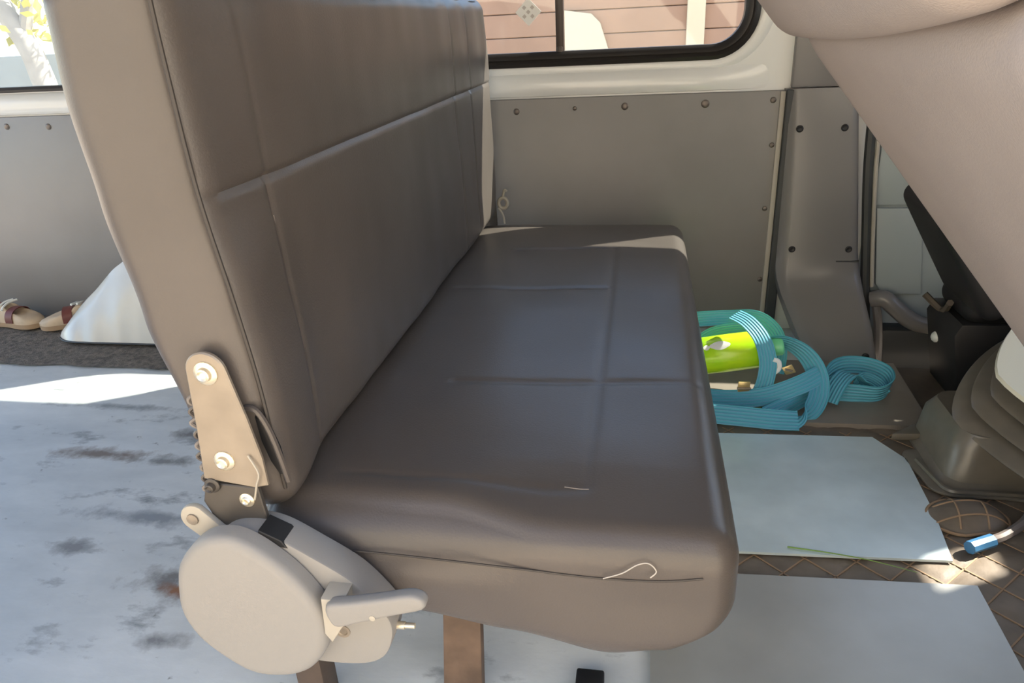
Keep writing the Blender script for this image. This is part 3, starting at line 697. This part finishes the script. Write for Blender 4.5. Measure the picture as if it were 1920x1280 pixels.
obj('corner_flap', prism([(.548, 1.458), (.60, 1.50), (.618, 1.512), (.622, 1.462)], 2, .0125, .030, .004), 'boot', gb)
# curled quilted flap
fl = thing('mat_flap', (.60, 1.19, 0), 'curled quilted mat flap with rounded piped edge beside cable', 'floor mat')
fpts = smooth_loop([(.535, 1.180), (.541, 1.212), (.566, 1.238), (.606, 1.252), (.648, 1.250), (.670, 1.228), (.674, 1.192), (.656, 1.163), (.618, 1.150), (.570, 1.150)], 6)
def flap_h(x, y):
    rho = math.hypot((x - .606) / .071, (y - 1.199) / .054); return .007 + .036 * max(0.0, 1 - rho ** 2.4) * (.6 + .4 * (x - .53) / .15)
def dome(pts):
    cx = sum(p[0] for p in pts) / len(pts); cy = sum(p[1] for p in pts) / len(pts); V = []; F = []; n = len(pts)
    rings = [1.0, .96, .88, .76, .6, .4, .2]
    for sc in rings:
        for p in pts:
            x, y = cx + (p[0] - cx) * sc, cy + (p[1] - cy) * sc
            V.append((x, y, flap_h(x, y) - (.001 if sc == 1 else 0)))
    for i in range(len(rings) - 1):
        for k in range(n): F.append((i * n + k, i * n + (k + 1) % n, (i + 1) * n + (k + 1) % n, (i + 1) * n + k))
    F.append(tuple(reversed(range(n)))); F.append(tuple(range((len(rings) - 1) * n, len(rings) * n)))
    return V, F
pad = obj('pad', dome(fpts), 'quilt', fl)
obj('piping', tube([(x, y, flap_h(x, y) + .001) for x, y in fpts], .0028, 7, True), 'stitch', fl)
for A, B in (((.590, 1.246), (.580, 1.156)), ((.636, 1.246), (.626, 1.156)), ((.545, 1.176), (.668, 1.180)), ((.552, 1.216), (.668, 1.222))):
    obj('stitch_line', tube([(A[0] + (B[0] - A[0]) * t / 10, A[1] + (B[1] - A[1]) * t / 10, flap_h(A[0] + (B[0] - A[0]) * t / 10, A[1] + (B[1] - A[1]) * t / 10) + .0005) for t in range(11)], .0018, 6), 'stitch', fl)
cb = thing('cable', (.66, 1.15, 0), 'grey cable with blue plastic end lying on the quilted mat', 'cable')
obj('sheath', tube(smooth_loop([(.600, 1.117, .020), (.632, 1.126, .026), (.676, 1.158, .032), (.715, 1.196, .034), (.76, 1.19, .024), (.80, 1.13, .016), (.82, 1.03, .015)], 6, False), .0085, 8), 'cable', cb)
obj('blue_end', tube(smooth_loop([(.572, 1.100, .019), (.590, 1.110, .019), (.616, 1.121, .022)], 5, False), .0115, 8), 'blue_plastic', cb)
tag(obj('grass_blade', tube(smooth_loop([(.27, 1.075, .0145), (.33, 1.068, .0145), (.40, 1.055, .0145), (.47, 1.035, .012)], 6, False), .0016, 5, taper=lambda t: 1 - .7 * t), 'grass'), 'thin green grass blade on the edge of blue-grey metal sheet', 'grass blade')

# ------------------------------------------------------------------ blue webbing straps and what lies in them
sb = thing('webbing_strap', (.38, 1.64, 0), 'tangled heap of striped blue webbing strap on brownish metal sheet', 'strap')
UPZ = (0, 0, 1)
def strap(pts, wid, width=.042, name='loop'):
    V, F, U = ribbon(pts, wid, width); return obj(name, (V, F), 'strap', sb, uv=U)
# long arc falling towards the bench
strap([(.315, 1.70, .135), (.355, 1.68, .142), (.395, 1.66, .125), (.420, 1.63, .095), (.424, 1.59, .060), (.402, 1.545, .034), (.352, 1.505, .024)],
      [(.25, -.7, .7), (.35, -.6, .75), (.6, -.4, .7), (.9, -.2, .35), (.95, .2, .1), (.8, .5, -.1), (.6, .7, .2)], .046)
# band over the bottle
strap([(.235, 1.70, .205), (.262, 1.66, .202), (.290, 1.625, .175), (.306, 1.61, .125), (.303, 1.60, .075), (.288, 1.595, .030)],
      [(.7, .6, .35), (.85, .4, .35), (.95, .2, .1), (1, 0, 0), (1, 0, .05), (1, 0, .15)], .040)
# upright loop at the back
strap([(.10, 1.78, .150), (.16, 1.79, .155), (.23, 1.795, .158), (.300, 1.79, .160), (.345, 1.775, .130), (.358, 1.755, .085), (.35, 1.72, .04)],
      [(0, .2, 1), (0, .2, 1), (0, .2, 1), (.2, .1, 1), (.9, .1, .4), (1, 0, .1), (1, .2, 0)], .040)
strap([(.12, 1.74, .06), (.18, 1.745, .125), (.24, 1.73, .15), (.28, 1.70, .16)], [(.3, .3, .9), (0, .3, .9), (0, .4, .9), (.3, .5, .8)], .036)
# flat bands on the floor
strap([(.10, 1.60, .050), (.17, 1.59, .032), (.24, 1.58, .036), (.31, 1.58, .048), (.38, 1.59, .074), (.43, 1.62, .088)],
      [(0, .55, .8), (0, .55, .8), (0, .55, .8), (-.1, .6, .8), (-.2, .6, .8), (-.2, .6, .8)], .044)
strap([(.10, 1.515, .034), (.17, 1.505, .036), (.24, 1.500, .034), (.31, 1.498, .030), (.365, 1.503, .026)],
      [(0, .6, .8), (0, .6, .8), (0, .6, .8), (0, .6, .75), (.2, .7, .6)], .046)
strap([(.30, 1.53, .022), (.35, 1.565, .030), (.40, 1.60, .040), (.45, 1.63, .045), (.49, 1.67, .05)], [(-.4, .5, .7)] * 5, .042)
# flattened loops towards the pillar
strap([(.44, 1.62, .035), (.455, 1.66, .065), (.50, 1.71, .070), (.56, 1.72, .066), (.598, 1.695, .058), (.600, 1.655, .045), (.570, 1.63, .036), (.52, 1.63, .036), (.46, 1.64, .034)],
      [(.3, .1, .9), (.1, .3, .9), (-.1, .3, .95), (.0, .2, 1), (.3, .1, .9), (.2, -.1, 1), (0, -.2, 1), (0, .1, 1), (0, .4, .9)], .044)
strap([(.45, 1.60, .026), (.475, 1.63, .060), (.505, 1.66, .072), (.535, 1.66, .052), (.56, 1.65, .028)], [(.8, -.5, .2), (.8, -.5, .2), (.8, -.5, 0), (.7, -.6, -.2), (.7, -.6, 0)], .046)
strap([(.52, 1.655, .04), (.545, 1.675, .055), (.58, 1.67, .04), (.59, 1.645, .026)], [(.3, .3, .9), (.2, .4, .9), (.3, .2, .9), (.3, .1, .9)], .030)
bt = thing('green_bottle', (.24, 1.67, 0), 'lime green plastic bottle lying inside the blue straps', 'bottle')
ax = Vector((.98, .02, .16)).normalized()
bd = obj('bottle_body', lathe((.125, 1.675, .096), ax, [(0, .030), (.004, .040), (.012, .046), (.10, .047), (.165, .046), (.182, .040), (.195, .026), (.203, .018)], 28), 'lime', bt)
obj('cap', lathe(Vector((.125, 1.675, .096)) + ax * .201, ax, [(0, .020), (.004, .022), (.024, .022), (.028, .018)], 18), 'mint', bt)
pr = Vector((.125, 1.675, .096)); e1 = Vector((0, -.62, .78)); 
e1 = (e1 - ax * e1.dot(ax)).normalized(); e2 = ax.cross(e1)
def patch(t0, t1, a0, a1, R, n=8):
    V = []; F = []
    for i in range(n + 1):
        for j in range(n + 1):
            t = t0 + (t1 - t0) * i / n; a = a0 + (a1 - a0) * j / n
            # ragged oval outline
            u = 2 * i / n - 1; w = 2 * j / n - 1
            t = (t0 + t1) / 2 + (t - (t0 + t1) / 2) * math.sqrt(max(.05, 1 - .6 * w * w)); a = (a0 + a1) / 2 + (a - (a0 + a1) / 2) * math.sqrt(max(.05, 1 - .6 * u * u))
            V.append(pr + ax * t + (e1 * math.cos(a) + e2 * math.sin(a)) * R)
    for i in range(n):
        for j in range(n): a = i * (n + 1) + j; F.append((a, a + 1, a + n + 2, a + n + 1))
    return V, F
obj('label_print', patch(.055, .105, -.25, .25, .0476), 'white_label', bd); obj('label_print', patch(.040, .056, -.1, .2, .0476), 'white_label', bd)
bk = thing('strap_buckle', (.26, 1.60, 0), 'small brass buckle on the strap below the green bottle', 'buckle')
obj('plate', box(.240, .268, 1.588, 1.592, .045, .078, .002), 'gold', bk); obj('bar', box(.238, .270, 1.583, 1.589, .059, .064, .001), 'bracket', bk)
bk2 = thing('strap_buckle', (.352, 1.62, 0), 'brass buckle between the bottle cap and the long strap arc', 'buckle')
obj('plate', prism([(.338, .108), (.350, .090), (.372, .098), (.360, .118)], 1, 1.606, 1.610, .0015), 'gold', bk2); obj('bar', prism([(.345, .104), (.362, .100), (.363, .104), (.346, .108)], 1, 1.602, 1.606), 'bracket', bk2)
tag(obj('white_clip', tube(smooth_loop([(.318, 1.612, .128), (.330, 1.612, .122), (.333, 1.610, .106), (.322, 1.608, .094)], 6, False), .006, 8), 'white_label'), 'small curved white plastic clip inside the blue straps', 'clip')

# ------------------------------------------------------------------ white bag and shoes at the rear
def bag():
    prof = [(-1.862, .002), (-1.858, .022), (-1.835, .052), (-1.80, .086), (-1.75, .126), (-1.70, .172), (-1.657, .208), (-1.62, .232), (-1.587, .252), (-1.53, .272), (-1.45, .275), (-1.36, .235), (-1.29, .15), (-1.25, .06), (-1.235, .002)]
    pr_ = smooth_loop(prof, 5, False); V = []; F = []; K = 17; n = len(pr_)
    for (x, h) in pr_:
        h = max(h, .002); hw = .075 * min(1, h / .10) ** .5 * (1.0) + .004
        for k in range(K):
            a = math.pi * k / (K - 1); c = math.cos(a); s_ = math.sin(a)
            z = .016 + h * (s_ ** .75 if s_ > 0 else 0)
            lean = .05 * (z / .27)
            y = 1.918 + lean - c * hw * (1 - .45 * s_) 
            wr = .004 * noise.noise(Vector((x * 18, z * 8, c * 3)))
            V.append((x + wr, y + wr, max(.016, z)))
    for i in range(n - 1):
        for k in range(K - 1): F.append((i * K + k, i * K + k + 1, (i + 1) * K + k + 1, (i + 1) * K + k))
        F.append((i * K + K - 1, i * K, (i + 1) * K, (i + 1) * K + K - 1))
    F.append(tuple(range(K))); F.append(tuple(reversed(range((n - 1) * K, n * K))))
    return V, F
wb = thing('plastic_bag', (-1.55, 1.92, 0), 'glossy white plastic bag slumped against the rear lining board', 'bag')
bg_ = obj('bag_film', bag(), 'white_bag', wb)
obj('base_shadow', tube(smooth_loop([(-1.860, 1.906, .017), (-1.845, 1.868, .017), (-1.78, 1.842, .017), (-1.60, 1.840, .017), (-1.40, 1.842, .017), (-1.26, 1.86, .017)], 6, False), .003, 6), 'dark_trim', wb)  # dark bead painted in as the shadow along the bag's foot
def shoe(loc, ang, label):
    t = thing('shoe', loc, label, 'shoe', 'shoes by the lining board'); ca, sa = math.cos(ang), math.sin(ang)
    def T(V): return [(loc[0] + x * ca - y * sa, loc[1] + x * sa + y * ca, loc[2] + z) for x, y, z in V]
    out = [(-.10, 0), (-.094, .026), (-.06, .033), (-.01, .031), (.04, .037), (.085, .034), (.112, .012), (.112, -.012), (.085, -.036), (.04, -.038), (-.01, -.030), (-.06, -.031), (-.094, -.024)]
    sp_ = smooth_loop(out, 4); n = len(sp_)
    V = [(x, y, 0) for x, y in sp_] + [(x * 1.01, y * 1.03, .016) for x, y in sp_]
    F = [(k, (k + 1) % n, n + (k + 1) % n, n + k) for k in range(n)] + [tuple(reversed(range(n))), tuple(range(n, 2 * n))]
    obj('sole', (T(V), F), 'shoe_sole', t)
    rings = [(1.0, .016), (1.0, .030), (.94, .044), (.82, .056), (.66, .064), (.4, .066)]
    V = []; F = []
    for sc, z in rings:
        for x, y in sp_:
            zz = .016 + (z - .016) * (1.0 if x < 0 else max(.55, 1 - x * 4.2)); xx = x * sc - (1 - sc) * .03
            if x < .01 and z > .05: zz += .006
            V.append((xx, y * sc, zz))
    for i in range(len(rings) - 1):
        for k in range(n): F.append((i * n + k, i * n + (k + 1) % n, (i + 1) * n + (k + 1) % n, (i + 1) * n + k))
    F.append(tuple(range((len(rings) - 1) * n, len(rings) * n))); up = obj('upper', (T(V), F), 'shoe', t)
    obj('opening', (T([(-.07 + .045 * math.cos(a), .017 * math.sin(a), .0735) for a in [2 * math.pi * k / 16 for k in range(16)]] + [(-.07 + .045 * math.cos(a), .017 * math.sin(a), .070) for a in [2 * math.pi * k / 16 for k in range(16)]]),
        [tuple(range(16)), tuple(reversed(range(16, 32)))] + [(k, (k + 1) % 16, 16 + (k + 1) % 16, 16 + k) for k in range(16)]), 'shoe_band', up)
    for x0 in (.018,):
        pts = [(x0, -.040, .020), (x0, -.037, .042), (x0, -.024, .058), (x0, 0, .064), (x0, .024, .058), (x0, .037, .042), (x0, .040, .020)]
        Vb, Fb, Ub = ribbon(pts, [(1, 0, 0)] * 7, .030, .003, 5); obj('band', (T(Vb), Fb), 'shoe_band', up)
    for x0 in (-.012, -.030):
        pts = [(x0, -.030, .060), (x0, -.015, .072), (x0, .008, .078), (x0 + .01, .030, .080)]
        obj('lace', (T(tube(smooth_loop(pts, 4, False), .004, 6)[0]), tube(smooth_loop(pts, 4, False), .004, 6)[1]), 'white_label', up)
    return t
shoe((-2.115, 1.985, .013), math.radians(-6), 'cream and maroon shoe pointing along the lining board, away from the bag')
shoe((-1.885, 2.000, .013), math.radians(207), 'cream and maroon shoe with its heel against the white bag')

# ------------------------------------------------------------------ outside
struct('ground', box(-30, 30, -30, 30, -.50, -.45), 'sand', 'sandy ground outside the van', smooth=False)
ow = thing('outbuilding_wall', (1.0, 5.6, -.45), 'pinkish brown boarded wall seen through the sliding window', 'wall')
proto = None
for r_ in range(15):
    for c_ in range(5):
        z = -.45 + r_ * .155; x = -2.2 + c_ * 1.7 + (.8 if r_ % 2 else 0)
        if proto is None:
            proto = obj('plank', box(x, x + 1.692, 5.5, 5.54, z, z + .150, .004, 1), 'plank', ow, smooth=False); base_x, base_z = x, z
        else:
            o = proto.copy(); C.objects.link(o); o.parent = ow; o.location = (x - base_x, random.uniform(-.003, .003), z - base_z)
obj('backing', box(-2.2, 7.0, 5.54, 5.62, -.45, 1.88), 'plank', ow, smooth=False)
obj('pilaster', box(.285, .405, 5.46, 5.50, -.45, 1.88, .005), 'pilaster', ow, smooth=False)
obj('pilaster', prism([(-.55, -.45), (-.22, -.45), (-.24, .68), (-.30, .86), (-.36, .92), (-.55, .95)], 1, 5.45, 5.497, .004), 'pilaster', ow, smooth=False)
tr = thing('tree', (-6.05, 7.0, -.45), 'pale leaning tree with yellow-green leaves outside the rear window', 'tree')
obj('trunk', tube(smooth_loop([(-5.92, 7.0, -.45), (-6.10, 7.0, .50), (-6.17, 7.0, .90), (-6.36, 7.0, 1.35), (-6.6, 7.0, 2.2), (-6.7, 7.0, 3.0)], 6, False), .125, 12, taper=lambda t: 1 - .35 * t), 'trunk', tr)
obj('branch', tube(smooth_loop([(-6.2, 7.0, .98), (-5.98, 7.05, 1.5), (-5.6, 7.1, 2.3)], 5, False), .06, 8), 'trunk', tr)
V = []; F = []
for k in range(2600):
    c = Vector((random.gauss(-5.7, .8), random.gauss(7.8, .5), 0)); c.z = random.uniform(.95, 3.2)
    a = Vector((random.uniform(-1, 1), random.uniform(-1, 1), random.uniform(-1, 1))).normalized(); b = a.orthogonal().normalized(); s_ = random.uniform(.04, .09); o = len(V)
    V += [c - a * s_, c + b * s_ * .5, c + a * s_, c - b * s_ * .5]; F.append((o, o + 1, o + 2, o + 3))
lf = obj('foliage', (V, F), 'leaf', tr, smooth=False); lf['kind'] = 'stuff'
hw = obj('bounce_wall', box(-9, 9, -4.7, -4.4, -.45, 4.6, .02), 'street'); tag(hw, 'cream wall added out of view behind the open door to bounce sunlight', 'wall')  # added, unseen reflector: bounces warm sun onto the bench's near side
lw = obj('garden_wall', box(-12, -3.2, 8.6, 8.9, -.45, .82, .02), 'asphalt'); tag(lw, 'low blue-grey wall beyond the leaning tree', 'wall')

# added, unseen tree ahead of the van: its round crown shades the windscreen
st_ = thing('added_shade_tree', (5.9, 3.1, -.45), 'round-crowned tree added ahead of the van to shade the windscreen', 'tree')
obj('trunk', tube(smooth_loop([(5.95, 3.15, -.45), (5.92, 3.1, 1.5), (5.87, 3.12, 4.6)], 6, False), .07, 10), 'trunk', st_)
V, F = rbox((16, 16, 16), (.56, .56, .70), .55, lambda p, q: p * (1 + .03 * noise.noise(p * 3)) + Vector((5.85, 3.13, 5.07)))
cr = obj('crown', (V, F), 'grass', st_)
LV = []; LF = []
for v in V:
    for k in range(3):
        c = Vector(v) + Vector((random.uniform(-.04, .04), random.uniform(-.04, .04), random.uniform(-.04, .04))); a = Vector((random.uniform(-1, 1), random.uniform(-1, 1), random.uniform(-1, 1))).normalized(); b = a.orthogonal().normalized(); o = len(LV)
        LV += [c - a * .05, c + b * .025, c + a * .05, c - b * .025]; LF.append((o, o + 1, o + 2, o + 3))
obj('foliage', (LV, LF), 'grass', st_, smooth=False)['kind'] = 'stuff'
